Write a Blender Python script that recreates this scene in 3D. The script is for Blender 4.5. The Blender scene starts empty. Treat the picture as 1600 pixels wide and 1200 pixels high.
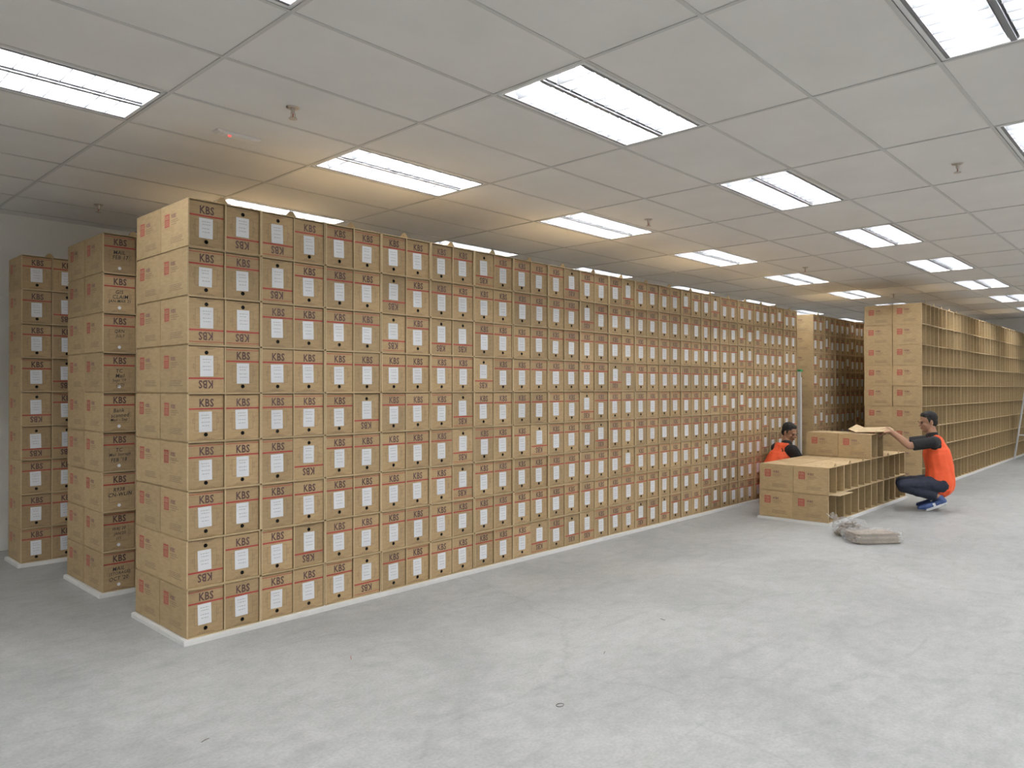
import bpy, math, random
from mathutils import Vector, Matrix
from mathutils import noise as mnoise
random.seed(7)
S = bpy.context.scene
COL = S.collection
h = 1.45
CEIL = 3.0

# ------------------------------------------------------------------ materials
def new_mat(name):
    m = bpy.data.materials.new(name); m.use_nodes = True
    nt = m.node_tree
    return m, nt, nt.nodes["Principled BSDF"]

def plain(name, col, rough=0.6, metal=0.0, emit=None, es=0.0, noise=0.0, nscale=20.0):
    m, nt, b = new_mat(name)
    b.inputs["Base Color"].default_value = (*col, 1)
    b.inputs["Roughness"].default_value = rough
    b.inputs["Metallic"].default_value = metal
    if emit:
        b.inputs["Emission Color"].default_value = (*emit, 1)
        b.inputs["Emission Strength"].default_value = es
    if noise > 0:
        tc = nt.nodes.new("ShaderNodeTexCoord")
        n = nt.nodes.new("ShaderNodeTexNoise"); n.inputs["Scale"].default_value = nscale
        n.inputs["Detail"].default_value = 5
        r = nt.nodes.new("ShaderNodeValToRGB")
        r.color_ramp.elements[0].position = 0.3; r.color_ramp.elements[1].position = 0.7
        r.color_ramp.elements[0].color = (*[c*(1-noise) for c in col], 1)
        r.color_ramp.elements[1].color = (*[min(1, c*(1+noise)) for c in col], 1)
        nt.links.new(tc.outputs["Object"], n.inputs["Vector"])
        nt.links.new(n.outputs["Fac"], r.inputs["Fac"])
        nt.links.new(r.outputs["Color"], b.inputs["Base Color"])
    return m

def kraft(name, c1, c2, vary=0.16):
    m, nt, b = new_mat(name)
    N = nt.nodes; L = nt.links
    tc = N.new("ShaderNodeTexCoord")
    mp = N.new("ShaderNodeMapping"); mp.inputs["Scale"].default_value = (4, 4, 14)
    n = N.new("ShaderNodeTexNoise"); n.inputs["Scale"].default_value = 5; n.inputs["Detail"].default_value = 6
    r = N.new("ShaderNodeValToRGB")
    r.color_ramp.elements[0].position = 0.3; r.color_ramp.elements[1].position = 0.7
    r.color_ramp.elements[0].color = (*c1, 1); r.color_ramp.elements[1].color = (*c2, 1)
    oi = N.new("ShaderNodeObjectInfo")
    mr = N.new("ShaderNodeMapRange"); mr.inputs["To Min"].default_value = 1 - vary; mr.inputs["To Max"].default_value = 1 + vary*0.6
    hs = N.new("ShaderNodeHueSaturation")
    L.new(tc.outputs["Object"], mp.inputs["Vector"]); L.new(mp.outputs["Vector"], n.inputs["Vector"])
    L.new(n.outputs["Fac"], r.inputs["Fac"]); L.new(r.outputs["Color"], hs.inputs["Color"])
    L.new(oi.outputs["Random"], mr.inputs["Value"]); L.new(mr.outputs["Result"], hs.inputs["Value"])
    L.new(hs.outputs["Color"], b.inputs["Base Color"])
    b.inputs["Roughness"].default_value = 0.75
    return m

M = {}
M["carton"] = kraft("kraft_carton", (0.43, 0.31, 0.16), (0.515, 0.375, 0.20), 0.10)
M["carton_in_shade"] = kraft("kraft_carton_inside_shade", (0.40, 0.295, 0.15), (0.48, 0.355, 0.185), 0.05)  # same kraft board, darkened to paint in the shade inside open cartons
M["edge"] = kraft("kraft_carton_edge", (0.56, 0.43, 0.25), (0.63, 0.49, 0.29), 0.08)
M["file"] = kraft("kraft_archive_box", (0.42, 0.295, 0.155), (0.51, 0.365, 0.195), 0.18)
M["red"] = plain("red_print", (0.42, 0.05, 0.04), 0.6, noise=0.2, nscale=60)
M["ink"] = plain("dark_print", (0.10, 0.05, 0.045), 0.6)
M["fine"] = plain("fine_print", (0.20, 0.14, 0.09), 0.7)
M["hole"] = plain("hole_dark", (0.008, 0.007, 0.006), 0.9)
M["paper"] = plain("white_paper", (0.86, 0.87, 0.90), 0.6, noise=0.03)
M["typed"] = plain("typed_grey", (0.45, 0.45, 0.47), 0.7)
M["emblem"] = plain("emblem_red", (0.44, 0.08, 0.06), 0.6)
M["purple"] = plain("purple_print", (0.18, 0.08, 0.09), 0.6)
M["white"] = plain("white_board", (0.80, 0.80, 0.78), 0.45, noise=0.03)
M["marker"] = plain("marker_ink", (0.02, 0.02, 0.025), 0.6)

# concrete floor
m, nt, b = new_mat("concrete_floor"); N = nt.nodes; L = nt.links
tc = N.new("ShaderNodeTexCoord")
n1 = N.new("ShaderNodeTexNoise"); n1.inputs["Scale"].default_value = 0.9; n1.inputs["Detail"].default_value = 9; n1.inputs["Roughness"].default_value = 0.62; n1.inputs["Distortion"].default_value = 0.6
r1 = N.new("ShaderNodeValToRGB"); e = r1.color_ramp.elements
e[0].position = 0.33; e[0].color = (0.355, 0.365, 0.36, 1); e[1].position = 0.66; e[1].color = (0.46, 0.47, 0.465, 1)
n2 = N.new("ShaderNodeTexNoise"); n2.inputs["Scale"].default_value = 9; n2.inputs["Detail"].default_value = 10; n2.inputs["Roughness"].default_value = 0.7
r2 = N.new("ShaderNodeValToRGB"); e = r2.color_ramp.elements
e[0].position = 0.36; e[0].color = (0.87, 0.87, 0.86, 1); e[1].position = 0.6; e[1].color = (1.03, 1.03, 1.03, 1)
mx = N.new("ShaderNodeMix"); mx.data_type = 'RGBA'; mx.blend_type = 'MULTIPLY'; mx.inputs[0].default_value = 1
n3 = N.new("ShaderNodeTexNoise"); n3.inputs["Scale"].default_value = 0.45; n3.inputs["Detail"].default_value = 5
r3 = N.new("ShaderNodeValToRGB"); e = r3.color_ramp.elements
e[0].position = 0.60; e[0].color = (0, 0, 0, 1); e[1].position = 0.78; e[1].color = (0.45, 0.45, 0.45, 1)
mx2 = N.new("ShaderNodeMix"); mx2.data_type = 'RGBA'; mx2.inputs[7].default_value = (0.40, 0.37, 0.32, 1)
nw = N.new("ShaderNodeTexNoise"); nw.inputs["Scale"].default_value = 1.6; nw.inputs["Detail"].default_value = 6
mw = N.new("ShaderNodeMix"); mw.data_type = 'RGBA'; mw.inputs[0].default_value = 0.35
vo = N.new("ShaderNodeTexVoronoi"); vo.feature = 'DISTANCE_TO_EDGE'; vo.inputs["Scale"].default_value = 0.4
r4 = N.new("ShaderNodeValToRGB"); e = r4.color_ramp.elements
e[0].position = 0.0; e[0].color = (0.91, 0.91, 0.91, 1); e[1].position = 0.003; e[1].color = (1, 1, 1, 1)
mx3 = N.new("ShaderNodeMix"); mx3.data_type = 'RGBA'; mx3.blend_type = 'MULTIPLY'; mx3.inputs[0].default_value = 1
ms = N.new("ShaderNodeMapping"); ms.inputs["Scale"].default_value = (1.0, 3.0, 1.0); ms.inputs["Rotation"].default_value = (0, 0, 0.5)
ns = N.new("ShaderNodeTexNoise"); ns.inputs["Scale"].default_value = 2.2; ns.inputs["Detail"].default_value = 8; ns.inputs["Distortion"].default_value = 1.6
rs = N.new("ShaderNodeValToRGB"); e = rs.color_ramp.elements
e[0].position = 0.30; e[0].color = (0.90, 0.90, 0.90, 1); e[1].position = 0.46; e[1].color = (1, 1, 1, 1)
e2 = rs.color_ramp.elements.new(0.62); e2.color = (1, 1, 1, 1); e3 = rs.color_ramp.elements.new(0.75); e3.color = (1.09, 1.09, 1.09, 1)
nf = N.new("ShaderNodeTexNoise"); nf.inputs["Scale"].default_value = 70; nf.inputs["Detail"].default_value = 6
rf = N.new("ShaderNodeValToRGB"); e = rf.color_ramp.elements
e[0].position = 0.3; e[0].color = (0.88, 0.88, 0.88, 1); e[1].position = 0.62; e[1].color = (1.04, 1.04, 1.04, 1)
mx4 = N.new("ShaderNodeMix"); mx4.data_type = 'RGBA'; mx4.blend_type = 'MULTIPLY'; mx4.inputs[0].default_value = 1
mx5 = N.new("ShaderNodeMix"); mx5.data_type = 'RGBA'; mx5.blend_type = 'MULTIPLY'; mx5.inputs[0].default_value = 1
for q in (n1, n2, n3, nw, nf): L.new(tc.outputs["Object"], q.inputs["Vector"])
L.new(tc.outputs["Object"], ms.inputs["Vector"]); L.new(ms.outputs["Vector"], ns.inputs["Vector"]); L.new(ns.outputs["Fac"], rs.inputs["Fac"]); L.new(nf.outputs["Fac"], rf.inputs["Fac"])
L.new(n1.outputs["Fac"], r1.inputs["Fac"]); L.new(n2.outputs["Fac"], r2.inputs["Fac"])
L.new(r1.outputs["Color"], mx.inputs[6]); L.new(r2.outputs["Color"], mx.inputs[7])
L.new(n3.outputs["Fac"], r3.inputs["Fac"]); L.new(r3.outputs["Color"], mx2.inputs[0]); L.new(mx.outputs[2], mx2.inputs[6])
L.new(tc.outputs["Object"], mw.inputs[6]); L.new(nw.outputs["Color"], mw.inputs[7]); L.new(mw.outputs[2], vo.inputs["Vector"])
L.new(vo.outputs["Distance"], r4.inputs["Fac"]); L.new(mx2.outputs[2], mx3.inputs[6]); L.new(r4.outputs["Color"], mx3.inputs[7])
L.new(mx3.outputs[2], mx4.inputs[6]); L.new(rs.outputs["Color"], mx4.inputs[7]); L.new(mx4.outputs[2], mx5.inputs[6]); L.new(rf.outputs["Color"], mx5.inputs[7])
L.new(mx5.outputs[2], b.inputs["Base Color"])
rr = N.new("ShaderNodeMapRange"); rr.inputs["To Min"].default_value = 0.38; rr.inputs["To Max"].default_value = 0.6
L.new(n2.outputs["Fac"], rr.inputs["Value"]); L.new(rr.outputs["Result"], b.inputs["Roughness"])
bp = N.new("ShaderNodeBump"); bp.inputs["Strength"].default_value = 0.12; bp.inputs["Distance"].default_value = 0.01
L.new(n2.outputs["Fac"], bp.inputs["Height"]); L.new(bp.outputs["Normal"], b.inputs["Normal"])
M["floor"] = m
M["tile"] = plain("ceiling_tile", (0.80, 0.775, 0.745), 0.9, noise=0.03, nscale=2.5)
M["tbar"] = plain("ceiling_bar", (0.62, 0.605, 0.58), 0.6)
M["wall"] = plain("wall_paint", (0.86, 0.845, 0.80), 0.8, noise=0.02, nscale=1.5)
M["housing"] = plain("fixture_reflector", (0.50, 0.51, 0.52), 0.35)
M["frame"] = plain("fixture_frame", (0.80, 0.80, 0.80), 0.4)
M["louvre"] = plain("louvre_aluminium", (0.21, 0.215, 0.225), 0.35, metal=0.0)
M["tube"] = plain("tube_glow", (1, 1, 1), 0.5, emit=(0.985, 0.985, 1.0), es=80.0)

# ------------------------------------------------------------------ mesh builder
class MB:
    def __init__(s): s.v = []; s.f = []; s.m = []; s.mats = []
    def mi(s, mat):
        if mat not in s.mats: s.mats.append(mat)
        return s.mats.index(mat)
    def poly(s, pts, mat):
        i = len(s.v); s.v += [tuple(p) for p in pts]; s.f.append(tuple(range(i, i+len(pts)))); s.m.append(s.mi(mat))
    def add(s, verts, faces, mat):
        i = len(s.v); k = s.mi(mat); s.v += [tuple(p) for p in verts]
        for f in faces: s.f.append(tuple(i+a for a in f)); s.m.append(k)
    def box(s, x0, y0, z0, x1, y1, z1, mat):
        V = [(x0,y0,z0),(x1,y0,z0),(x1,y1,z0),(x0,y1,z0),(x0,y0,z1),(x1,y0,z1),(x1,y1,z1),(x0,y1,z1)]
        F = [(3,2,1,0),(4,5,6,7),(0,1,5,4),(1,2,6,5),(2,3,7,6),(3,0,4,7)]
        s.add(V, F, mat)
    def obox(s, c, ax, ay, az, mat):
        c = Vector(c); V = []
        for dz in (-1, 1):
            for dx, dy in ((-1,-1),(1,-1),(1,1),(-1,1)): V.append(c+ax*dx+ay*dy+az*dz)
        s.add(V, [(3,2,1,0),(4,5,6,7),(0,1,5,4),(1,2,6,5),(2,3,7,6),(3,0,4,7)], mat)
    def cone(s, p0, p1, r0, r1, mat, n=12, side=None, f0=1.0, f1=1.0):
        p0 = Vector(p0); p1 = Vector(p1); d = (p1-p0)
        if d.length < 1e-6: return
        d.normalize()
        sd = Vector(side) if side is not None else (Vector((1,0,0)) if abs(d.x) < 0.8 else Vector((0,1,0)))
        a = (sd - d*sd.dot(d)).normalized(); bb = d.cross(a)
        V = []
        for p, r, f in ((p0, r0, f0), (p1, r1, f1)):
            for k in range(n):
                t = 2*math.pi*k/n; V.append(p+a*(r*math.cos(t))+bb*(r*f*math.sin(t)))
        F = [(k, (k+1) % n, n+(k+1) % n, n+k) for k in range(n)]
        F.append(tuple(reversed(range(n)))); F.append(tuple(range(n, 2*n)))
        s.add(V, F, mat)
    def ell(s, c, r, mat, rot=None, n=14, k=8):
        c = Vector(c); V = [Vector((0,0,-1))]
        for i in range(1, k):
            ph = -math.pi/2+math.pi*i/k
            for j in range(n):
                t = 2*math.pi*j/n; V.append(Vector((math.cos(ph)*math.cos(t), math.cos(ph)*math.sin(t), math.sin(ph))))
        V.append(Vector((0,0,1)))
        F = [(0, 1+(j+1) % n, 1+j) for j in range(n)]
        for i in range(k-2):
            a = 1+i*n
            for j in range(n): F.append((a+j, a+(j+1) % n, a+n+(j+1) % n, a+n+j))
        a = 1+(k-2)*n; t = len(V)-1
        for j in range(n): F.append((a+j, a+(j+1) % n, t))
        out = []
        for q in V:
            q = Vector((q.x*r[0], q.y*r[1], q.z*r[2]))
            if rot: q = rot @ q
            out.append(c+q)
        s.add(out, F, mat)
    def addmesh(s, me, mat4):
        i = len(s.v); km = [s.mi(mm) for mm in me.materials]
        s.v += [tuple(mat4 @ v.co) for v in me.vertices]
        for p in me.polygons:
            s.f.append(tuple(i+a for a in p.vertices)); s.m.append(km[p.material_index])
    def mesh(s, name, smooth=False):
        me = bpy.data.meshes.new(name); me.from_pydata(s.v, [], s.f)
        for mm in s.mats: me.materials.append(mm)
        me.polygons.foreach_set("material_index", s.m)
        if smooth: me.polygons.foreach_set("use_smooth", [True]*len(s.f))
        me.update(); return me

def obj(name, me, loc=(0,0,0), rotz=0.0, parent=None, label=None, category=None, group=None, kind=None):
    o = bpy.data.objects.new(name, me); o.location = loc; o.rotation_euler = (0, 0, rotz)
    if parent: o.parent = parent
    if label: o["label"] = label
    if category: o["category"] = category
    if group: o["group"] = group
    if kind: o["kind"] = kind
    COL.objects.link(o); return o

_tc = {}
def textgeo(st, bold=0.0):
    if (st, bold) in _tc: return _tc[(st, bold)]
    cu = bpy.data.curves.new("t", 'FONT'); cu.body = st; cu.resolution_u = 2; cu.offset = bold; cu.fill_mode = 'FRONT'
    cu.space_character = 1.08 if bold else 1.0
    cu.align_x = 'CENTER'
    o = bpy.data.objects.new("t", cu); COL.objects.link(o)
    dg = bpy.context.evaluated_depsgraph_get(); dg.update()
    me = bpy.data.meshes.new_from_object(o.evaluated_get(dg))
    xs = [v.co.x for v in me.vertices]; ys = [v.co.y for v in me.vertices]
    cx = (min(xs)+max(xs))/2; cy = (min(ys)+max(ys))/2; w = max(xs)-min(xs); hh = max(ys)-min(ys)
    V = [((v.co.x-cx)/w, (v.co.y-cy)/hh) for v in me.vertices]; F = [tuple(p.vertices) for p in me.polygons]
    bpy.data.objects.remove(o); bpy.data.curves.remove(cu); bpy.data.meshes.remove(me)
    _tc[(st, bold)] = (V, F, w/hh); return _tc[(st, bold)]
def text(mb, st, c, ux, uz, w, hh, mat, bold=0.0):
    V, F, asp = textgeo(st, bold)
    c = Vector(c); ux = Vector(ux); uz = Vector(uz)
    mb.add([c+ux*(x*w)+uz*(y*hh) for x, y in V], F, mat)

# ------------------------------------------------------------------ people
skin = plain("skin", (0.38, 0.205, 0.125), 0.55, noise=0.06, nscale=12); lip = plain("lip", (0.28, 0.11, 0.08), 0.5)
hairm = plain("black_hair", (0.010, 0.009, 0.009), 0.7); shirtm = plain("black_cloth", (0.014, 0.014, 0.016), 0.85, noise=0.3, nscale=30)
vestm = plain("orange_vest", (0.90, 0.12, 0.035), 0.7, noise=0.06, nscale=14); trm = plain("navy_trousers", (0.016, 0.021, 0.04), 0.8, noise=0.3, nscale=25)
shoem = plain("blue_shoe", (0.04, 0.08, 0.22), 0.6); solem = plain("white_sole", (0.78, 0.80, 0.83), 0.5); eyem = plain("eye_dark", (0.03, 0.02, 0.02), 0.2)

def remesh(mb, name, vox, smooth=4):
    me = mb.mesh(name+"_raw"); o = bpy.data.objects.new("tmp", me); COL.objects.link(o)
    rm = o.modifiers.new("r", 'REMESH'); rm.mode = 'VOXEL'; rm.voxel_size = vox; rm.use_smooth_shade = True
    sm = o.modifiers.new("s", 'SMOOTH'); sm.iterations = smooth; sm.factor = 0.5
    dg = bpy.context.evaluated_depsgraph_get(); dg.update()
    r = bpy.data.meshes.new_from_object(o.evaluated_get(dg)); bpy.data.objects.remove(o); bpy.data.meshes.remove(me)
    r.name = name; r.materials.clear()
    return r
def limb(mb, pts, rs, mat, capend=True, side=None, fl=None):
    fl = fl or [1]*len(pts)
    for k in range(len(pts)-1):
        mb.cone(pts[k], pts[k+1], rs[k], rs[k+1], mat, n=14, side=side, f0=fl[k], f1=fl[k+1])
    for k in range(len(pts)):
        if k == len(pts)-1 and not capend: continue
        rr = (rs[k], rs[k]*fl[k], rs[k]*min(1, fl[k])) if side is not None else (rs[k],)*3
        mb.ell(pts[k], rr, mat)
def make_hand(mb, wrist, d, n, s, curl, mat):
    wrist = Vector(wrist); d = Vector(d).normalized(); n = Vector(n); n = (n-d*n.dot(d)).normalized(); s = Vector(s); s = (s-d*s.dot(d)-n*s.dot(n)).normalized()
    off = (0.031, 0.0105, -0.0105, -0.031); ln = (0.070, 0.079, 0.073, 0.057); pl = (0.088, 0.092, 0.088, 0.080)
    for k in range(4):
        kn = wrist+d*pl[k]+s*off[k]
        mb.cone(wrist+s*off[k]*0.6, kn, 0.014, 0.0115, mat, n=10); mb.ell(kn, (0.0115,)*3, mat, n=10, k=6)
        p = kn; a_ = 0.25*curl; sp = off[k]*1.2
        for q, fr_ in enumerate((0.45, 0.32, 0.23)):
            a_ += curl*(0.35+0.12*q)
            dd = (d+s*sp).normalized()*math.cos(a_)+n*math.sin(a_)
            p2 = p+dd*(ln[k]*fr_); r0 = 0.0088-0.0007*q
            mb.cone(p, p2, r0, r0-0.0007, mat, n=10); mb.ell(p2, (r0-0.0004,)*3, mat, n=10, k=6); p = p2
    p = wrist+d*0.022+s*0.024; mb.cone(wrist+s*0.008, p, 0.014, 0.013, mat, n=10)
    for q, (dd, l) in enumerate(((d*0.6+s*0.75+n*0.25, 0.038), (d*0.85+s*0.35+n*0.45, 0.032), (d*0.95+s*0.1+n*0.5, 0.026))):
        p2 = p+dd.normalized()*l; mb.cone(p, p2, 0.0125-0.001*q, 0.0115-0.001*q, mat, n=10); mb.ell(p2, (0.0113-0.001*q,)*3, mat, n=10, k=6); p = p2
def person(J, head_c, head_rot, loc, rotz, label, hands):
    Hm = Matrix.Translation(head_c) @ head_rot.to_4x4(); R3 = head_rot
    hp = lambda x, y, z: Hm @ Vector((x, y, z))
    X = (1, 0, 0)
    B = MB(); sk = skin
    tor = [J["pelvis"], J["waist"], J["chest"], J["upchest"], J["neckb"]]
    limb(B, tor, [0.155, 0.135, 0.155, 0.14, 0.07], sk, side=X, fl=[0.78, 0.75, 0.72, 0.66, 0.9])
    nk = hp(0, -0.012, -0.07)
    limb(B, [J["neckb"], nk], [0.060, 0.056], sk)
    for s_ in (-1, 1):
        g = lambda k: Vector((J[k][0]*s_, J[k][1], J[k][2]))
        sh = g("sh"); el = Vector(J["elL" if s_ < 0 else "elR"]); wr = Vector(J["wrL" if s_ < 0 else "wrR"])
        limb(B, [Vector(J["upchest"])+Vector((s_*0.07, 0, 0.02)), sh], [0.065, 0.054], sk)
        limb(B, [sh, (sh+el)/2, el], [0.054, 0.048, 0.040], sk)
        limb(B, [el, el.lerp(wr, 0.3), wr], [0.040, 0.042, 0.026], sk)
        limb(B, [g("hip"), g("knee")], [0.085, 0.058], sk); limb(B, [g("knee"), g("knee").lerp(g("ankle"), 0.35), g("ankle")], [0.054, 0.054, 0.036], sk)
        limb(B, [g("ankle"), g("heel"), ], [0.035, 0.033], sk); limb(B, [g("heel"), g("ball"), g("toe")], [0.033, 0.034, 0.024], sk)
        d, n_, s2 = hands[0 if s_ < 0 else 1]
        make_hand(B, wr, d, n_, s2, 0.75, sk)
    for c_, r_ in (((0, -0.012, 0.028), (0.075, 0.094, 0.086)), ((0, 0.024, -0.035), (0.058, 0.066, 0.076)), ((0, 0.062, -0.090), (0.027, 0.022, 0.020)),
                   ((0, 0.080, 0.022), (0.046, 0.013, 0.009)), ((0, 0.092, -0.054), (0.022, 0.008, 0.005)), ((0, 0.090, -0.065), (0.019, 0.008, 0.005)),
                   ((0.036, 0.066, -0.024), (0.021, 0.020, 0.02)), ((-0.036, 0.066, -0.024), (0.021, 0.020, 0.02)),
                   ((0.077, -0.004, -0.008), (0.009, 0.019, 0.031)), ((-0.077, -0.004, -0.008), (0.009, 0.019, 0.031)),
                   ((0.013, 0.096, -0.030), (0.008, 0.009, 0.007)), ((-0.013, 0.096, -0.030), (0.008, 0.009, 0.007))):
        B.ell(hp(*c_), r_, sk, rot=R3)
    B.cone(hp(0, 0.086, 0.012), hp(0, 0.106, -0.027), 0.008, 0.012, sk); B.ell(hp(0, 0.106, -0.027), (0.011,)*3, sk)
    me = remesh(B, "person", 0.0052, 3); me.materials.append(skin); me.materials.append(lip)
    Hi = Hm.inverted()
    for p in me.polygons:
        q = Hi @ p.center
        p.material_index = 1 if (abs(q.x) < 0.023 and q.y > 0.088 and -0.071 < q.z < -0.048) else 0
    o = obj("person", me, loc, rotz, label=label, category="person")
    C = MB()
    limb(C, tor, [0.166, 0.148, 0.167, 0.152, 0.078], sk, side=X, fl=[0.82, 0.80, 0.76, 0.70, 0.9])
    limb(C, [J["neckb"], Vector(J["neckb"]).lerp(nk, 0.35)], [0.07, 0.065], sk, capend=False)
    for s_ in (-1, 1):
        sh = Vector((J["sh"][0]*s_, J["sh"][1], J["sh"][2])); el = Vector(J["elL" if s_ < 0 else "elR"])
        limb(C, [Vector(J["upchest"])+Vector((s_*0.07, 0, 0.02)), sh], [0.077, 0.068], sk)
        limb(C, [sh, sh.lerp(el, 0.45), sh.lerp(el, 0.85)], [0.068, 0.066, 0.064], sk, capend=False)
    r = remesh(C, "shirt", 0.007, 3); r.materials.append(shirtm); obj("shirt", r, parent=o, label="black short-sleeved shirt")
    C = MB()
    pel = Vector(J["pelvis"]); ws = Vector(J["waist"])
    limb(C, [pel.lerp(ws, -0.1), ws, J["chest"], Vector(J["upchest"])], [0.184, 0.178, 0.180, 0.140], sk, side=X, fl=[0.86, 0.84, 0.82, 0.80])
    for s_ in (-1, 1):
        q = Vector(J["upchest"])
        limb(C, [q+Vector((s_*0.080, -0.05, -0.02)), q+Vector((s_*0.088, -0.02, 0.065)), q+Vector((s_*0.085, 0.05, 0.02))], [0.048, 0.043, 0.043], sk)
    r = remesh(C, "vest", 0.007, 3)
    for v in r.vertices:
        fold = math.sin(math.atan2(v.co.y, v.co.x)*9+v.co.z*14+2*mnoise.noise(v.co*4))*0.0045*max(0, min(1, (0.85-v.co.z)*2.2))
        v.co += v.normal*(0.006*mnoise.noise(v.co*6)+fold)
    r.materials.append(vestm); obj("safety_vest", r, parent=o, label="bright orange sleeveless safety vest")
    C = MB()
    limb(C, [J["pelvis"], pel.lerp(ws, 0.45)], [0.170, 0.158], sk, side=X, fl=[0.88, 0.85])
    for s_ in (-1, 1):
        g = lambda k: Vector((J[k][0]*s_, J[k][1], J[k][2]))
        limb(C, [g("hip"), g("hip").lerp(g("knee"), 0.5), g("knee")], [0.105, 0.092, 0.075], sk)
        limb(C, [g("knee"), g("knee").lerp(g("ankle"), 0.4), g("knee").lerp(g("ankle"), 0.93)], [0.075, 0.074, 0.060], sk, capend=False)
    r = remesh(C, "trousers", 0.008, 3)
    for v in r.vertices: v.co += v.normal*(0.007*mnoise.noise(v.co*17))
    r.materials.append(trm); obj("trousers", r, parent=o, label="dark navy work trousers")
    for s_ in (-1, 1):
        g = lambda k: Vector((J[k][0]*s_, J[k][1], J[k][2]))
        C = MB(); limb(C, [g("ankle").lerp(g("heel"), 0.3), g("heel")], [0.045, 0.043], sk); limb(C, [g("heel"), g("ball"), g("toe")], [0.043, 0.046, 0.034], sk, side=X, fl=[1, 0.85, 0.8])
        ax = (g("ball")-g("heel")).normalized(); up = Vector((1, 0, 0)).cross(ax).normalized()
        C.obox((g("heel")+g("ball"))/2-up*0.034, Vector((0.038, 0, 0)), (g("ball")-g("heel"))*0.62, up*0.012, sk)
        r = remesh(C, "shoe", 0.006, 2); r.materials.append(shoem); r.materials.append(solem)
        for v in r.vertices: v.co.z = max(v.co.z, 0.002)
        for p in r.polygons:
            dd = (p.center-g("heel")).dot(up); al_ = (p.center-g("heel")).dot(ax)/max(1e-3, (g("ball")-g("heel")).length)
            p.material_index = 1 if (dd < -0.016 and al_ < 1.05) or p.center.z < 0.022 or (0.45 < al_ < 0.6 and dd < 0.02) else 0
        obj("shoe", r, parent=o, label="blue sports shoe with white sole")
    C = MB()
    C.ell(hp(0, -0.024, 0.046), (0.082, 0.094, 0.083), sk, rot=R3); C.ell(hp(0, 0.015, 0.088), (0.056, 0.056, 0.034), sk, rot=R3); C.ell(hp(0, -0.05, -0.01), (0.072, 0.055, 0.06), sk, rot=R3)
    for s_ in (-1, 1):
        C.ell(hp(s_*0.072, 0.012, 0.022), (0.008, 0.014, 0.030), sk, rot=R3)
    r = remesh(C, "hair", 0.006, 2)
    for v in r.vertices: v.co += v.normal*(0.004*mnoise.noise(v.co*60))
    r.materials.append(hairm); obj("hair", r, parent=o, label="short black hair")
    for s_ in (-1, 1):
        C = MB(); C.ell(hp(s_*0.031, 0.0835, 0.002), (0.013, 0.009, 0.0065), eyem, rot=R3); obj("eye", C.mesh("eye", True), parent=o)
        C = MB(); C.ell(hp(s_*0.031, 0.094, 0.021), (0.018, 0.005, 0.0035), hairm, rot=R3); obj("eyebrow", C.mesh("eyebrow", True), parent=o)
    return o

J1 = dict(pelvis=(0, -0.03, 0.33), waist=(0, -0.035, 0.49), chest=(0, 0.0, 0.67), upchest=(0, 0.025, 0.79), neckb=(0, 0.045, 0.875),
          sh=(0.188, 0.05, 0.815), elL=(-0.25, 0.30, 0.77), elR=(0.22, 0.31, 0.78), wrL=(-0.17, 0.48, 0.93), wrR=(0.06, 0.52, 0.945),
          hip=(0.09, -0.03, 0.32), knee=(0.17, 0.36, 0.29), ankle=(0.13, -0.01, 0.175), heel=(0.13, -0.05, 0.125), ball=(0.135, 0.12, 0.050), toe=(0.14, 0.185, 0.036))
hr = Matrix.Rotation(math.radians(22), 3, 'Z') @ Matrix.Rotation(math.radians(-10), 3, 'X')
person(J1, Vector((0, 0.09, 1.045)), hr, (9.82, 2.33, 0), math.radians(17.7),
       "crouching person in orange vest, black shirt, navy trousers, holding cardboard",
       [((0.15, 1, -0.15), (0.1, -0.1, -1), (1, 0, 0)), ((-0.15, 1, -0.12), (0, -0.1, -1), (-1, 0, 0))])
J2 = dict(pelvis=(0, -0.12, 0.22), waist=(0, -0.11, 0.37), chest=(0, -0.02, 0.53), upchest=(0, 0.04, 0.645), neckb=(0, 0.08, 0.725),
          sh=(0.172, 0.05, 0.67), elL=(-0.20, 0.24, 0.50), elR=(0.175, 0.20, 0.45), wrL=(-0.12, 0.38, 0.54), wrR=(0.04, 0.34, 0.52),
          hip=(0.085, -0.10, 0.22), knee=(0.11, 0.18, 0.50), ankle=(0.11, 0.08, 0.10), heel=(0.11, 0.04, 0.048), ball=(0.12, 0.20, 0.044), toe=(0.12, 0.26, 0.038))
hr = Matrix.Rotation(math.radians(-74), 3, 'Z') @ Matrix.Rotation(math.radians(-20), 3, 'X')
person(J2, Vector((0, 0.125, 0.88)), hr, (9.20, 3.95, 0), math.atan2(-0.85, -0.53),
       "squatting person in orange vest, looking down behind low rack",
       [((-0.1, 1, 0.1), (0, 0, -1), (1, 0, 0)), ((-0.7, 1, 0), (0, 0, -1), (-1, 0, 0))])

# ------------------------------------------------------------------ room shell
X0, X1, Y0, Y1 = -3.2, 19.75, -5.2, 5.39*h
mb = MB(); mb.box(X0, Y0, -0.1, X1, Y1, 0.0, M["floor"]); 
obj("floor", mb.mesh("floor"), kind="structure", label="bare grey concrete floor with stains and hairline cracks")
mb = MB(); mb.box(X0-0.1, Y1, 0, X1+0.1, Y1+0.1, CEIL+0.2, M["wall"]); obj("wall_north", mb.mesh("wall_north"), kind="structure", label="plain off-white painted wall")
mb = MB(); mb.box(X0-0.1, Y0-0.1, 0, X1+0.1, Y0, CEIL+0.2, M["wall"]); obj("wall_south", mb.mesh("wall_south"), kind="structure", label="plain off-white painted wall")
mb = MB(); mb.box(X1, Y0, 0, X1+0.1, Y1, CEIL+0.2, M["wall"]); obj("wall_east", mb.mesh("wall_east"), kind="structure", label="plain off-white painted end wall")
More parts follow.
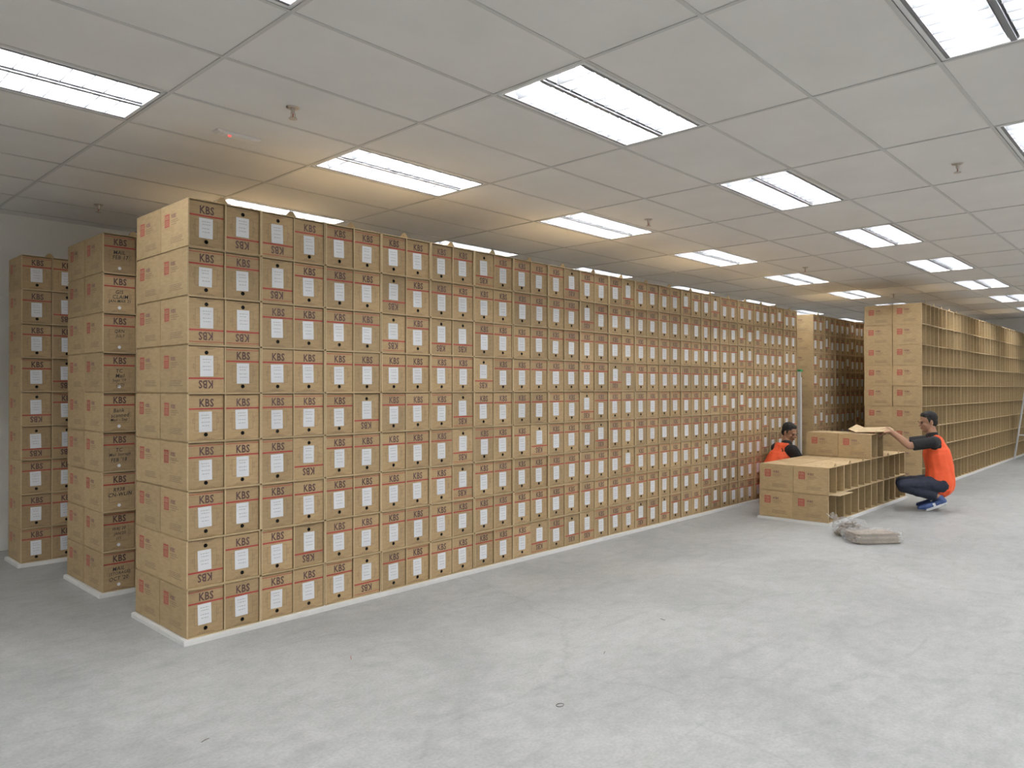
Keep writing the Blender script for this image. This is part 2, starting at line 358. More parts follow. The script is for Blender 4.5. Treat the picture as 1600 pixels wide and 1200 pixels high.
mb = MB(); mb.box(X0-0.1, Y0, 0, X0, Y1, CEIL+0.2, M["wall"]); obj("wall_west", mb.mesh("wall_west"), kind="structure", label="plain off-white painted wall")

Hc = 1.55; PX = 0.766*Hc; PY = 0.392*Hc; GX = 1.79*Hc; GY = 1.379*Hc
lights = []
mb = MB()
i0 = int(math.floor((X0-GX)/PX)); i1 = int(math.ceil((X1-GX)/PX))
j0 = int(math.floor((Y0-GY)/PY)); j1 = int(math.ceil((Y1-GY)/PY))
for i in range(i0, i1):
    for j in range(j0, j1):
        xa = max(X0, GX+i*PX); xb = min(X1, GX+(i+1)*PX); ya = max(Y0, GY+j*PY); yb = min(Y1, GY+(j+1)*PY)
        full = (xb-xa > PX*0.98) and (yb-ya > PY*0.98)
        if i % 2 == 0 and j % 3 == 0 and full and not (i == -2 and j == 6):
            lights.append(((xa+xb)/2, (ya+yb)/2)); continue
        mb.poly([(xa, ya, CEIL+0.004), (xa, yb, CEIL+0.004), (xb, yb, CEIL+0.004), (xb, ya, CEIL+0.004)], M["tile"])
for i in range(i0, i1+1):
    x = GX+i*PX
    if X0 < x < X1: mb.box(x-0.010, Y0, CEIL-0.001, x+0.010, Y1, CEIL+0.003, M["tbar"])
for j in range(j0, j1+1):
    y = GY+j*PY
    if Y0 < y < Y1: mb.box(X0, y-0.010, CEIL-0.0005, X1, y+0.010, CEIL+0.0035, M["tbar"])
mb.box(X0, Y0, CEIL+0.16, X1, Y1, CEIL+0.2, M["tile"])
obj("ceiling", mb.mesh("ceiling"), kind="structure", label="suspended ceiling of pale mineral tiles on a metal grid")

# troffer
a = PX/2-0.014; c = PY/2-0.014; dp = 0.105
mb = MB(); hm = M["housing"]
mb.box(-a, -c, dp, a, c, dp+0.01, hm)
mb.box(-a, -c, 0.0, -a+0.02, c, dp, M["frame"]); mb.box(a-0.02, -c, 0.0, a, c, dp, M["frame"])
mb.box(-a, -c, 0.0, a, -c+0.02, dp, M["frame"]); mb.box(-a, c-0.02, 0.0, a, c, dp, M["frame"])
for yc in (-c/2, c/2):
    for sg in (-1, 1):
        ye = yc+sg*(c/2-0.022); yi = yc+sg*0.055; ym = yc+sg*0.12
        mb.poly([(-a+0.021, ye, 0.010), (a-0.021, ye, 0.010), (a-0.021, ym, 0.065), (-a+0.021, ym, 0.065)], hm)
        mb.poly([(-a+0.021, ym, 0.065), (a-0.021, ym, 0.065), (a-0.021, yi, dp-0.006), (-a+0.021, yi, dp-0.006)], hm)
housing = mb.mesh("troffer_housing")
mb = MB(); lm = M["louvre"]
mb.box(-a+0.02, -0.012, -0.002, a-0.02, 0.012, 0.04, lm)
for sg in (-1, 1):
    mb.box(-a+0.02, sg*(c-0.03)-0.008, -0.001, a-0.02, sg*(c-0.03)+0.008, 0.02, lm)
nb = 11
for k in range(1, nb):
    x = -a+0.02+k*(2*a-0.04)/nb
    for yc in (-c/2, c/2):
        w = c/2-0.022
        t = 0.004
        for dx, rev in ((-t, True), (t, False)):
            P = [(x+dx*0.4, yc-w, 0.0), (x+dx*0.4, yc+w, 0.0), (x+dx, yc+w, 0.062), (x+dx, yc, 0.024), (x+dx, yc-w, 0.062)]
            if rev: P.reverse()
            mb.poly(P, lm)
        mb.poly([(x-t*.4, yc-w, 0), (x-t*.4, yc+w, 0), (x+t*.4, yc+w, 0), (x+t*.4, yc-w, 0)], lm)
louvre = mb.mesh("troffer_louvre")
mb = MB(); mb.cone((-a+0.035, 0, 0), (a-0.035, 0, 0), 0.014, 0.014, M["tube"], n=8); tube = mb.mesh("tube_mesh", True)
for (x, y) in lights:
    o = obj("ceiling_light", housing, (x, y, CEIL+0.001), label="recessed fluorescent ceiling light, silver louvre, two lit tubes", category="ceiling light", group="recessed ceiling lights")
    obj("louvre", louvre, parent=o)
    for yc in (-c/2, c/2): obj("fluorescent_tube", tube, (0, yc, 0.070), parent=o)

# ------------------------------------------------------------------ carton
CW, CD, CH = 0.447, 0.374, 0.2776
PB = 0.449
def end_print(mb, side):
    x = side*(CW/2+0.0007); ux = Vector((0, side, 0)); uz = Vector((0, 0, 1)); c0 = Vector((x, CD/2, CH/2))
    def q(u0, z0, u1, z1, mat, e=0.0):
        P = [c0+ux*u0+uz*z0, c0+ux*u1+uz*z0, c0+ux*u1+uz*z1, c0+ux*u0+uz*z1]
        P = [p+Vector((side*e, 0, 0)) for p in P]
        mb.poly(P, mat)
    q(-0.130, 0.006, -0.062, 0.082, M["emblem"])
    text(mb, "KBS", c0+ux*(-0.096)+uz*0.062+Vector((side*0.0004,0,0)), ux, uz, 0.052, 0.022, M["carton"], 0.02)
    for k in range(4):
        z = 0.040-k*0.0085
        q(-0.121, z, -0.071, z+0.0028, M["carton"], 0.0004)
    text(mb, "KBS", c0+ux*(0.000)+uz*0.062, ux, uz, 0.060, 0.023, M["purple"], 0.025)
    for k, (w, s0) in enumerate(((0.09, -0.035), (0.11, -0.035), (0.07, -0.035))):
        z = 0.036-k*0.012
        u = s0
        while u < s0+w:
            l = 0.012+0.014*((k*7+int(u*997)) % 3)/2; q(u, z, min(u+l, s0+w), z+0.003, M["fine"]); u += l+0.005
    for k in range(4):
        z = -0.066-k*0.010; u = -0.045
        while u < 0.10+0.02*(k % 2):
            l = 0.010+0.012*((k*5+int(u*991)) % 4)/3; q(u, z, u+l, z+0.003, M["fine"]); u += l+0.004
def carton_geo(mb, prints=True, tab=False, divider=True, mout=None):
    t = 0.005; te = 0.0085; g = 0.0045; cm = M["carton"]; ci = M["carton_in_shade"]; ed = M["edge"]
    x = CW/2; xi = x-0.006; yb = CD-0.0015
    mb.box(-xi, 0, 0, xi, yb, t, cm); mb.box(-xi, 0.0, CH-t, xi, yb, CH, cm)
    mb.box(-x, 0, g, -x+t, yb, CH-g, cm); mb.box(x-t, 0, g, x, yb, CH-g, cm)
    mb.box(-x+t, yb-t, t, x-t, yb, CH-t, ci)
    mb.box(-x+0.002, yb, g, x-0.002, CD, CH-g, cm)
    if divider: mb.box(-0.002, 0.004, t, 0.002, yb-t, CH-t, ci); mb.box(-.0035, .0005, t, .0035, .004, CH-t, ed)
    for P in ([(-x+t+.0004, .001, t), (-x+t+.0004, yb-t, t), (-x+t+.0004, yb-t, CH-t), (-x+t+.0004, .001, CH-t)],
              [(x-t-.0004, .001, t), (x-t-.0004, .001, CH-t), (x-t-.0004, yb-t, CH-t), (x-t-.0004, yb-t, t)],
              [(-x+t, .001, t+.0004), (x-t, .001, t+.0004), (x-t, yb-t, t+.0004), (-x+t, yb-t, t+.0004)]):
        mb.poly(P, ci)
    for (xa, za, xb, zb) in ((-x, g, -x+te, CH-g), (x-te, g, x, CH-g), (-xi, 0.0005, xi, t), (-xi, CH-t, xi, CH-0.0005)):
        mb.box(xa, -0.0025, za, xb, 0.0002, zb, ed)
    if tab:
        for xc in (-0.02, ):
            P = [(xc-0.036, 0.006, CH), (xc+0.036, 0.006, CH), (xc+0.010, 0.002, CH+0.032), (xc-0.010, 0.002, CH+0.032)]
            Q = [(p[0], p[1]+0.004, p[2]) for p in P]
            mb.poly(P, cm); mb.poly(Q[::-1], cm)
            for k in range(4): mb.poly([P[(k+1) % 4], P[k], Q[k], Q[(k+1) % 4]], cm)
        mb.box(-0.12, CD*0.5-0.004, CH, -0.05, CD*0.5+0.004, CH+0.0008, M["fine"])
        mb.box(0.05, CD*0.5-0.004, CH, 0.12, CD*0.5+0.004, CH+0.0008, M["fine"])
    if prints:
        end_print(mb, -1); end_print(mb, 1)
mb = MB(); carton_geo(mb); carton_me = mb.mesh("storage_carton")
mb = MB(); carton_geo(mb, tab=True); carton_tab = mb.mesh("storage_carton_tab")
mb = MB(); carton_geo(mb, prints=False); carton_simple = mb.mesh("carton_simple")

# ------------------------------------------------------------------ archive box
FW, FD, FH = 0.210, 0.345, 0.2625
def file_geo(mb, flip=False, hand=None, whitehole=False, skipband=False):
    fm = M["file"]; w = FW/2; H = FH; b = 0.0018
    hz = 0.034; hr = 0.0115
    if flip: hz = H-hz
    T = (lambda x, z: (-x, H-z)) if flip else (lambda x, z: (x, z))
    mb.poly([(-w, b, 0), (-w, FD, 0), (w, FD, 0), (w, b, 0)], fm)
    mb.poly([(-w, b, H), (w, b, H), (w, FD, H), (-w, FD, H)], fm)
    mb.poly([(-w, b, 0), (-w, b, H), (-w, FD, H), (-w, FD, 0)], fm)
    mb.poly([(w, b, 0), (w, FD, 0), (w, FD, H), (w, b, H)], fm)
    mb.poly([(-w, FD, 0), (-w, FD, H), (w, FD, H), (w, FD, 0)], fm)
    a0 = (-w+b, 0, b); a1 = (w-b, 0, b); a2 = (w-b, 0, H-b); a3 = (-w+b, 0, H-b)
    o0 = (-w, b, 0); o1 = (w, b, 0); o2 = (w, b, H); o3 = (-w, b, H)
    for p, q, r, s_ in ((o0, o1, a1, a0), (o1, o2, a2, a1), (o2, o3, a3, a2), (o3, o0, a0, a3)): mb.poly([p, q, r, s_], fm)
    s = 0.018; z0 = hz-s; z1 = hz+s
    mb.poly([a0, a1, (w-b, 0, z0), (-w+b, 0, z0)], fm); mb.poly([(-w+b, 0, z1), (w-b, 0, z1), a2, a3], fm)
    mb.poly([(-w+b, 0, z0), (-s, 0, z0), (-s, 0, z1), (-w+b, 0, z1)], fm); mb.poly([(s, 0, z0), (w-b, 0, z0), (w-b, 0, z1), (s, 0, z1)], fm)
    n = 16; sq = []; ci = []; cb = []
    for k in range(n):
        t = 2*math.pi*k/n; cx, cz = math.cos(t), math.sin(t); mm = max(abs(cx), abs(cz))
        sq.append((s*cx/mm, 0, hz+s*cz/mm)); ci.append((hr*cx, 0, hz+hr*cz)); cb.append((hr*cx, 0.012, hz+hr*cz))
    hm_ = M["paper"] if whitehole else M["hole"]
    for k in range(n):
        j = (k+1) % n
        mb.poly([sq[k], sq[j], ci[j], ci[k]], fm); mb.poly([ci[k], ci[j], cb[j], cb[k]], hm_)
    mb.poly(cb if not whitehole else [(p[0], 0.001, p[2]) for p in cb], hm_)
    e = -0.0006
    def q(x0, z0, x1, z1, mat, ee=e):
        p = [T(x0, z0), T(x1, z0), T(x1, z1), T(x0, z1)]; mb.poly([(u, ee, v) for u, v in p], mat)
    if not skipband:
        q(-w+0.002, 0.2480, w-0.002, 0.2515, M["red"])
    q(-w+0.002, 0.178, w-0.002, 0.187, M["red"])
    sg = -1 if flip else 1
    tx, tz = T(0.004, 0.2170)
    text(mb, "KBS", (tx, e, tz), (sg, 0, 0), (0, 0, sg), 0.084, 0.048, M["ink"], 0.026)
    th = 0.0016
    for (xa, za, xb, zb) in ((-0.066, 0.058, -0.066+th, 0.158), (0.066-th, 0.058, 0.066, 0.158), (-0.066, 0.058, 0.066, 0.058+th), (-0.066, 0.158-th, 0.066, 0.158),
                             (-0.076, 0.10, -0.066, 0.10+th), (-0.076, 0.125, -0.066, 0.125+th), (-0.076, 0.10, -0.076+th, 0.125), (0.066, 0.10, 0.076, 0.10+th), (0.066, 0.125, 0.076, 0.125+th), (0.076-th, 0.10, 0.076, 0.125)):
        q(xa, za, xb, zb, M["fine"])
    for k in range(2):
        z = 0.006+0.006*k; x = -0.05+0.012*k
        while x < 0.05-0.012*k: q(x, z, x+0.010, z+0.0025, M["fine"]); x += 0.013
    if hand:
        for k, st in enumerate(hand):
            V, F, asp = textgeo(st, 0.008)
            hh = 0.027; ww = min(0.17, hh*asp*0.9)
            z = 0.145-k*0.034
            text(mb, st, (0.006*(k % 2), e-0.0003, z), (1, 0, 0.05), (0.12, 0, 1), ww, hh, M["marker"], 0.008)
def label_geo(mb, seed, flip=False, e=-0.0018, full=True):
    rnd = random.Random(seed)
    dx = rnd.uniform(-0.008, 0.008); zc = 0.112+rnd.uniform(-0.006, 0.006)
    if flip: zc = FH-zc
    an = rnd.uniform(-0.05, 0.05); ux = Vector((math.cos(an), 0, math.sin(an))); uz = Vector((-math.sin(an), 0, math.cos(an)))
    c = Vector((dx, e, zc)); w = 0.040+rnd.uniform(-0.002, 0.003); hh = 0.059+rnd.uniform(-0.004, 0.003)
    fr = [c-ux*w-uz*hh, c+ux*w-uz*hh, c+ux*w+uz*hh, c-ux*w+uz*hh]
    bk = [p+Vector((0, 0.0008, 0)) for p in fr]
    mb.poly(fr, M["paper"])
    for k in range(4): mb.poly([fr[(k+1) % 4], fr[k], bk[k], bk[(k+1) % 4]], M["paper"])
    d = Vector((0, -0.0004, 0))
    for k, z in enumerate((0.036, 0.020, -0.004, -0.024)):
        x = -0.024+0.004*(k % 2)
        while x < 0.022:
            l = rnd.uniform(0.006, 0.014)
            P = [c+d+ux*x+uz*z, c+d+ux*min(x+l, .026)+uz*z, c+d+ux*min(x+l, .026)+uz*(z+0.0034), c+d+ux*x+uz*(z+0.0034)]
            mb.poly(P, M["typed"]); x += l+0.004
fmeshes = []
for fl in (False, True):
    for sb in (False, True):
        mb = MB(); file_geo(mb, fl, skipband=sb); fmeshes.append((fl, mb.mesh("archive_box")))
lmeshes = {False: [], True: []}
for fl in (False, True):
    for k in range(6):
        mb = MB(); label_geo(mb, k*3+1, fl); lmeshes[fl].append(mb.mesh("paper_label"))
hand_txt = [["MAIL", "FEB 17"], ["GIS", "CLAIM", "JAN-MAR 21"], ["QRN", "JULY"], ["TC", "Mail", "Sept '19", "(2/2)"], ["Bank", "scanned", "Mail - Sep"],
            ["TC", "Mail Storage", "FEB '18"], ["R938", "CN-WLIN"], ["WAJ 20", "JAN'20", "(1)"], ["MAIL", "(STORAGE)", "OCT '20"]]

SC = MB(); SF = MB()
def put_carton(x, y, z, back=False, top=False, sz=1.0, label=None, group=None, stuff=False):
    yy = y+random.uniform(-0.004, 0.004); x += random.uniform(-0.0008, 0.0008)
    if stuff:
        Mx = Matrix.Translation((x, yy, z)) @ (Matrix.Rotation(math.pi, 4, 'Z') if back else Matrix.Identity(4)) @ Matrix.Diagonal((1, 1, sz, 1))
        SC.addmesh(carton_simple, Mx); return
    o = obj("storage_carton", carton_tab if top else carton_me, (x, yy, z), math.pi if back else 0, label=label, category="cardboard box", group=group)
    o.scale = (1, 1, sz); return o
def put_file(x, y, z, stuff=False, hand=None, label=None, group=None, seed=0):
    y += 0.008+random.uniform(-0.003, 0.004); rz = random.uniform(-0.005, 0.005); x += random.uniform(-0.0008, 0.0008)
    fl, me = random.choices(fmeshes, weights=(6, 3, 1.4, 0.7))[0]
    if hand is not None:
        mb = MB(); file_geo(mb, False, hand=hand, whitehole=True); me = mb.mesh("archive_box"); fl = False
    lm_ = random.choice(lmeshes[fl])
    if stuff:
        Mx = Matrix.Translation((x, y, z)); SF.addmesh(me, Mx); SF.addmesh(lm_, Mx); return
    lab = label or ("brown archive box turned upside down, its white paper label upright" if fl else "brown archive box with red band, dark lettering and white paper label")
    o = obj("archive_box", me, (x, y, z), rz, label=lab, category="archive box", group=group)
    if hand is None: obj("paper_label", lm_, parent=o)
    return o

BASE = 0.03
def stack(xs, yf, cols, rows, depth2, sz=1.0, filled=True, ind_cols=0, file_cols=0, name="", hand=False, backcols=1):
    g = "cartons in "+name
    for cidx in range(cols):
        x = xs+CW/2+cidx*PB
        for r in range(rows):
            z = BASE+r*(CH+0.0002)*sz
            top = r == rows-1
            lab = ("kraft carton with printed end in the " if cidx == 0 else "open-fronted kraft carton in the ")+name
            put_carton(x, yf, z, top=top, sz=sz, label=lab, group=g, stuff=cidx >= ind_cols)
            if depth2:
                put_carton(x, yf+2*CD+0.002, z, back=True, sz=sz, label="rear kraft carton with printed end in the "+name, group=g, stuff=not (cidx < backcols), top=False)
            if filled:
                for k in (-1, 1):
                    st = cidx >= file_cols
                    hd = hand_txt[8-r] if (hand and cidx == 0 and k == -1) else None
                    if hand and (cidx > 0 or k == 1): st = True
                    put_file(x+k*0.1102, yf, z+0.0056, stuff=st, hand=hd, label="brown archive box with handwritten black marker note and red band" if hd else None, group="archive boxes in "+name)
def base(xs, yf, ln, dep, lab):
    mb = MB(); p = 0.022
    mb.box(xs-p, yf-p, 0.0, xs+ln+p, yf+dep+p, BASE-0.006, M["white"])
    mb.box(xs-p+0.003, yf-p+0.003, BASE-0.006, xs+ln+p-0.003, yf+dep+p-0.003, BASE-0.0005, M["white"])
    obj("base_board", mb.mesh("base_board"), label=lab, category="base board")

MX, MY = 1.225*h, 2.89*h
stack(MX, MY, 19, 9, True, filled=True, ind_cols=19, file_cols=15, name="long full rack")
base(MX, MY, 19*PB, 2*CD, "white base board under the long full rack of cartons")
stack(1.225*h, 3.84*h, 4, 9, True, ind_cols=1, file_cols=1, name="middle rack", hand=True)
base(1.225*h, 3.84*h, 4*PB, 2*CD, "white base board under the rack with handwritten boxes")
stack(1.118*h, 4.808*h, 4, 9, False, ind_cols=1, file_cols=1, name="single rack near wall")
base(1.118*h, 4.808*h, 4*PB, CD, "white base board under the single-deep rack")
DX = 7.50*h
stack(DX, MY, 6, 9, True, ind_cols=1, file_cols=0, name="shaded full rack", backcols=0)
base(DX, MY, 6*PB, 2*CD, "white base board under the shaded rack")
EZ = 1.043
EX, EY = 7.85*h, 1.99*h
stack(EX, EY, 18, 9, True, sz=EZ, filled=False, ind_cols=5, name="tall empty rack")
base(EX, EY, 18*PB, 2*CD, "white base board under the tall empty rack")
SX, SY = 5.45*h, 1.99*h
stack(SX, SY, 6, 2, True, sz=EZ, filled=False, ind_cols=6, backcols=6, name="low unfinished rack")
base(SX, SY, 6*PB, 2*CD, "white base board under the low unfinished rack")
z3 = BASE+2*(CH+0.0002)*EZ
x3 = SX+CW/2+3*PB
for bk in (False, True):
    put_carton(x3, SY+(2*CD+0.002 if bk else 0), z3, back=bk, top=True, sz=EZ, label="kraft carton just added as third layer of low rack", group="cartons in low unfinished rack")
obj("storage_carton", SC.mesh("storage_carton_rest"), label="further kraft storage cartons filling the racks", category="cardboard box", kind="stuff")
obj("archive_box", SF.mesh("archive_box_rest"), label="further brown archive boxes with white labels in the racks", category="archive box", kind="stuff")
ztop3 = z3+CH*EZ

mb = MB()
mb.box(-0.22, -0.15, 0, 0.22, 0.15, 0.004, M["edge"]); 
mb.obox((0, 0.19, 0.022), Vector((0.22, 0, 0)), Vector((0, 0.042, 0.020)), Vector((0, -0.0009, 0.0018)), M["edge"])
mb.obox((0, -0.172, -0.012), Vector((0.20, 0, 0)), Vector((0, 0.022, 0.016)), Vector((0, -0.0011, 0.0016)), M["carton"])
fb = obj("cardboard_sheet", mb.mesh("cardboard_sheet"), (x3+0.17, SY+0.10, ztop3+0.037), label="loose kraft cardboard sheet held on top of a carton", category="cardboard sheet")
fb.rotation_euler = (math.radians(-3), math.radians(-5), 0.1)
mb = MB(); mb.obox((0, 0, 0), Vector((0.2, 0, 0)), Vector((0, 0.05, 0.0)), Vector((0, 0, 0.002)), M["edge"])
fl = obj("cardboard_flap", mb.mesh("cardboard_flap"), (SX+0.24, SY-0.048, BASE+CH*EZ+0.001), label="cardboard flap folded out from the low rack", category="cardboard sheet")

# ------------------------------------------------------------------ sprinklers, emergency light
mb = MB(); ch = plain("chrome", (0.55, 0.5, 0.45), 0.3, metal=0.9)
mb.cone((0, 0, -0.006), (0, 0, 0), 0.030, 0.038, ch, n=20); mb.cone((0, 0, -0.035), (0, 0, -0.006), 0.009, 0.013, ch, n=10)
mb.box(-0.014, -0.002, -0.06, -0.010, 0.002, -0.03, ch); mb.box(0.010, -0.002, -0.06, 0.014, 0.002, -0.03, ch)
mb.cone((0, 0, -0.058), (0, 0, -0.035), 0.003, 0.003, M["red"], n=8)
mb.cone((0, 0, -0.064), (0, 0, -0.060), 0.024, 0.022, ch, n=14)
spr = mb.mesh("sprinkler")
for (x, y) in ((2.14, 3.68), (2.15, 6.84), (5.81, 3.74), (5.83, 1.25), (9.51, 3.76), (9.51, 1.25), (13.2, 3.76), (13.2, 1.25)):
    obj("fire_sprinkler", spr, (x, y, CEIL+0.003), label="small chrome pendent fire sprinkler on the ceiling", category="sprinkler", group="ceiling sprinklers")
mb = MB(); em = plain("emergency_plastic", (0.78, 0.76, 0.74), 0.4)
V = []
for (z, k) in ((0, 1), (-0.010, 1), (-0.018, 0.86)):
    for sx, sy in ((-1, -1), (1, -1), (1, 1), (-1, 1)): V.append((sx*0.14*k, sy*0.035*k, z))
F = [(0, 1, 2, 3), (11, 10, 9, 8)]
for r in range(2):
    for k in range(4): F.append((r*4+k, r*4+4+k, r*4+4+(k+1) % 4, r*4+(k+1) % 4))
mb.add(V, F, em); mb.box(-0.10, -0.024, -0.020, 0.11, 0.024, -0.0175, plain("diffuser", (0.8, 0.78, 0.76), 0.3))
o = obj("emergency_light", mb.mesh("emergency_light"), (2.14, 4.33, CEIL+0.003), label="flat white emergency light with glowing red indicator", category="emergency light")
mb = MB(); mb.ell((-0.055, -0.01, -0.021), (0.009, 0.009, 0.005), plain("led_red", (0.8, 0.02, 0.02), 0.4, emit=(1, 0.03, 0.03), es=4)); obj("indicator_lamp", mb.mesh("led", True), parent=o, label="red glowing indicator")

# ------------------------------------------------------------------ ladders
al = plain("aluminium", (0.80, 0.81, 0.82), 0.4, metal=0.15); grn = plain("green_plastic", (0.05, 0.35, 0.12), 0.5); blk = plain("black_rubber", (0.02, 0.02, 0.02), 0.7)
mb = MB()
for s in (0, 0.36):
    mb.box(0, s, 0.02, 0.025, s+0.05, 1.68, al); mb.box(0.045, s+0.005, 0.02, 0.065, s+0.045, 1.60, al)
for k in range(6):
    z = 0.25+k*0.25; mb.box(0.002, 0.05, z, 0.04, 0.36, z+0.03, al)
for k in (0.3, 0.9, 1.5): mb.box(0.048, 0.045, k, 0.062, 0.365, k+0.025, al)
o = obj("step_ladder", mb.mesh("step_ladder"), (MX+19*PB+0.035, MY-0.03, 0), label="folded aluminium step ladder standing in gap between racks", category="ladder")
mb = MB(); mb.box(-0.004, -0.004, 1.68, 0.072, 0.414, 1.71, grn); obj("top_cap", mb.mesh("cap"), parent=o, label="green plastic top cap")
mb = MB()
for s in (-0.004, 0.36):
    for t in (0, 0.045): mb.box(t-0.002, s, 0, t+0.027, s+0.054, 0.03, blk)
obj("foot", mb.mesh("feet"), parent=o)
mb = MB()
for sx in (-1, 1):
    mb.cone((sx*0.24, -0.40, 0.0), (sx*0.17, -0.03, 1.65), 0.022, 0.02, al, n=8); mb.cone((sx*0.24, 0.30, 0.0), (sx*0.17, 0.03, 1.65), 0.018, 0.016, al, n=8)
for k in range(1, 6):
    t = k/6; y = -0.40+0.37*t; w = 0.24-0.07*t; mb.box(-w, y-0.03, 1.65*t-0.015, w, y+0.06, 1.65*t+0.015, al)
for t in (0.3, 0.7):
    mb.box(-0.22+0.05*t, 0.30-0.27*t-0.01, 1.65*t-0.012, 0.22-0.05*t, 0.30-0.27*t+0.01, 1.65*t+0.012, al)
mb.box(-0.19, -0.08, 1.64, 0.19, 0.08, 1.68, al)
o = obj("step_ladder", mb.mesh("step_ladder_open"), (17.90, 2.47, 0), -0.8, label="open aluminium step ladder beside the tall empty rack", category="ladder")

# ------------------------------------------------------------------ plastic bags with parts
m, nt, b = new_mat("clear_plastic"); N = nt.nodes; L = nt.links
out = N["Material Output"]; tr = N.new("ShaderNodeBsdfTransparent"); gl = N.new("ShaderNodeBsdfGlossy"); gl.inputs["Roughness"].default_value = 0.14
df = N.new("ShaderNodeBsdfDiffuse"); df.inputs["Color"].default_value = (0.9, 0.9, 0.9, 1)
mA = N.new("ShaderNodeMixShader"); mA.inputs[0].default_value = 0.5; mB = N.new("ShaderNodeMixShader")
nz = N.new("ShaderNodeTexNoise"); nz.inputs["Scale"].default_value = 14; nz.inputs["Distortion"].default_value = 2.0; nz.inputs["Detail"].default_value = 4; bp = N.new("ShaderNodeBump"); bp.inputs["Strength"].default_value = 1.0; bp.inputs["Distance"].default_value = 0.03
cr = N.new("ShaderNodeValToRGB"); e = cr.color_ramp.elements
e[0].position = 0.42; e[0].color = (0.08, 0.08, 0.08, 1); e[1].position = 0.60; e[1].color = (0.55, 0.55, 0.55, 1)
L.new(nz.outputs["Fac"], bp.inputs["Height"]); L.new(bp.outputs["Normal"], gl.inputs["Normal"])
L.new(nz.outputs["Fac"], cr.inputs["Fac"]); L.new(cr.outputs["Color"], mB.inputs[0])
L.new(gl.outputs[0], mA.inputs[1]); L.new(df.outputs[0], mA.inputs[2]); L.new(tr.outputs[0], mB.inputs[1]); L.new(mA.outputs[0], mB.inputs[2]); L.new(mB.outputs[0], out.inputs["Surface"])
M["plastic"] = m
def bag(r, seed, pw=0.6, amp=1.0):
    mb = MB(); mb.ell((0, 0, 0), (1, 1, 1), M["plastic"], n=56, k=32)
    V = []
    for v in mb.v:
        p = Vector(v)
        sx = math.copysign(abs(p.x)**pw, p.x); sy = math.copysign(abs(p.y)**pw, p.y); sz = math.copysign(abs(p.z)**pw, p.z)
        k = 1+amp*(0.10*mnoise.noise(p*2.3+Vector((seed, 0, 0)))+0.12*abs(mnoise.noise(p*5+Vector((0, seed, 0))))+0.05*mnoise.noise(p*13))
        q = Vector((sx*r[0]*k, sy*r[1]*k, sz*r[2]*k)); q.z = max(q.z, -r[2]); V.append((q.x, q.y, q.z+r[2]+0.001))
    mb.v = V; return mb
card = kraft("cardboard_strip", (0.30, 0.235, 0.17), (0.42, 0.335, 0.25), 0.25)
BX, BY = 5.10*h, 1.585*h
ang = math.radians(-40)
R = Matrix.Rotation(ang, 4, 'Z')
mb = bag((0.25, 0.145, 0.058), 3.0, 0.42, 0.8)
o = obj("plastic_bag", mb.mesh("plastic_bag", True), (BX, BY, 0), ang, label="clear plastic bag of flat cardboard strips lying on the floor", category="plastic bag")
mb = MB(); mb.box(-0.20, -0.020, 0, 0.20, 0.020, 0.009, card); mb.box(-0.198, -0.017, 0.009, 0.198, 0.017, 0.0105, card); strip = mb.mesh("cardboard_strip")
for r in range(8):
    for k in range(5):
        p = R @ Vector((random.uniform(-0.015, 0.015), -0.088+0.044*k, 0.004+r*0.0112))
        obj("cardboard_strip", strip, (BX+p.x, BY+p.y, p.z), ang+random.uniform(-0.015, 0.015), label="brown cardboard strip bundled inside clear plastic bag", category="cardboard strip", group="cardboard strips in the bag")
p = R @ Vector((-0.08, 0.30, 0))
B2 = (BX+p.x+0.02, BY+p.y-0.03)
mb = bag((0.15, 0.13, 0.085), 9.0, 0.75, 1.3)
for k in range(9):
    t = 2*math.pi*k/9; mb.poly([(-0.12, 0, 0.13), (-0.19+0.05*math.cos(t), 0.06*math.sin(t), 0.215+0.02*math.sin(3*t)), (-0.19+0.05*math.cos(t+0.7), 0.06*math.sin(t+0.7), 0.21)], M["plastic"])
o = obj("plastic_bag", mb.mesh("plastic_bag", True), (B2[0], B2[1], 0), ang, label="crumpled clear plastic bag of small cardboard pieces with gathered neck", category="plastic bag")
mb = MB()
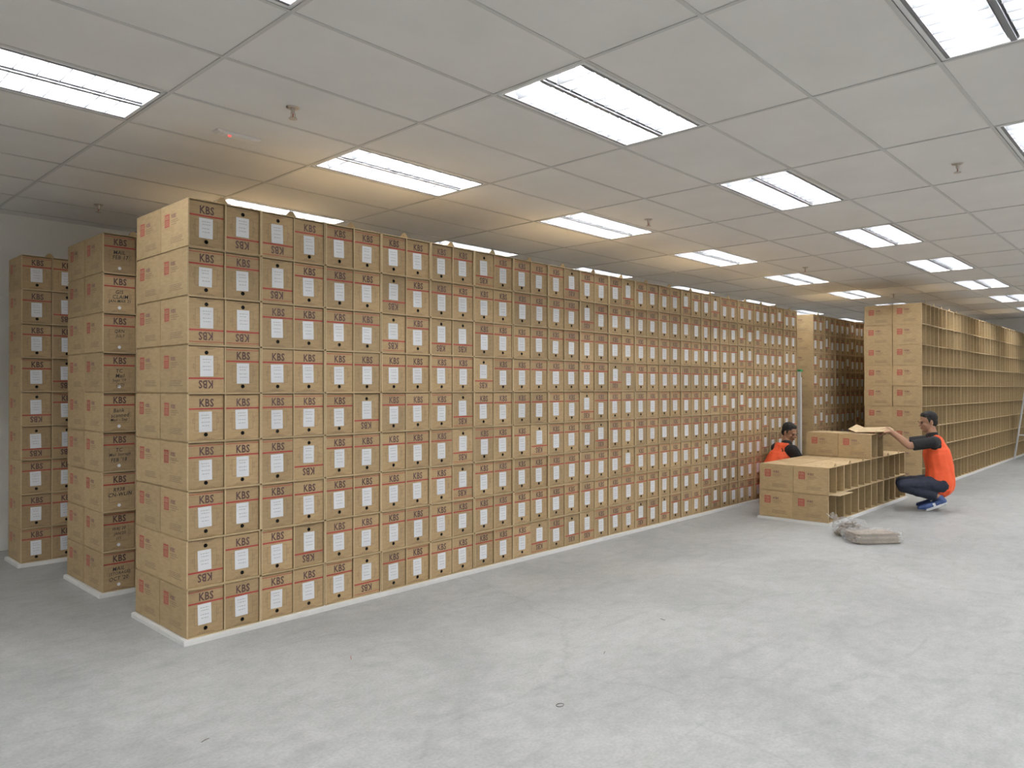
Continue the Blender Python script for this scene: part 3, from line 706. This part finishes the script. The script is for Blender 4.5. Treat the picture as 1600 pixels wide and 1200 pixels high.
for k in range(150):
    t = random.uniform(0, 6.28); rr_ = 0.125*math.sqrt(random.random()); z = random.uniform(0.012, 0.012+0.14*(1-(rr_/0.14)**2))
    c_ = Vector((rr_*math.cos(t), rr_*math.sin(t), z)); d = Vector((random.uniform(-1, 1), random.uniform(-1, 1), random.uniform(-.3, .3))).normalized()*0.018
    if c_.z < 0.02: d.z = 0
    mb.cone(c_-d, c_+d, 0.010, 0.010, card, n=7)
obj("cardboard_piece", mb.mesh("cardboard_pieces"), (B2[0], B2[1], 0), label="small rolled cardboard pieces inside crumpled plastic bag", category="cardboard piece", kind="stuff")

mb = MB(); n = 20
rb = plain("rubber", (0.12, 0.10, 0.08), 0.6)
for k in range(n):
    t = 2*math.pi*k/n; t2 = 2*math.pi*(k+1)/n
    mb.cone((0.020*math.cos(t), 0.015*math.sin(t), 0.002), (0.020*math.cos(t2), 0.015*math.sin(t2), 0.002), 0.0012, 0.0012, rb, n=6)
obj("rubber_band", mb.mesh("rubber_band"), (2.61, 2.155, 0), label="thin dark rubber band lying on concrete floor", category="rubber band")
for (x, y, a_, mt, ll) in ((3.29, 2.40, 0.4, rb, 0.018), (4.01, 2.48, 1.5, rb, 0.02), (2.3, 3.35, 1.0, M["red"], 0.028), (1.35, 3.0, 0.3, rb, 0.02)):
    mb = MB(); mb.cone((-ll, 0, 0.003), (0, 0.003, 0.0035), 0.0014, 0.0016, mt, n=6); mb.cone((0, 0.003, 0.0035), (ll, 0, 0.003), 0.0016, 0.001, mt, n=6)
    obj("debris_scrap", mb.mesh("scrap"), (x, y, 0), a_, label="small scrap of packing debris on the floor", category="debris")

# ------------------------------------------------------------------ world, camera
w = bpy.data.worlds.new("World"); S.world = w; w.use_nodes = True
w.node_tree.nodes["Background"].inputs[0].default_value = (0.5, 0.5, 0.5, 1); w.node_tree.nodes["Background"].inputs[1].default_value = 0.2
S.view_settings.view_transform = 'Standard'
cam = bpy.data.cameras.new("camera"); cam.sensor_width = 36; cam.lens = 1153/1600*36; cam.clip_end = 100
co = bpy.data.objects.new("camera", cam); COL.objects.link(co)
co.location = (0, 0, h); co.rotation_euler = (math.radians(90.3), 0, math.radians(-46.74))
S.camera = co
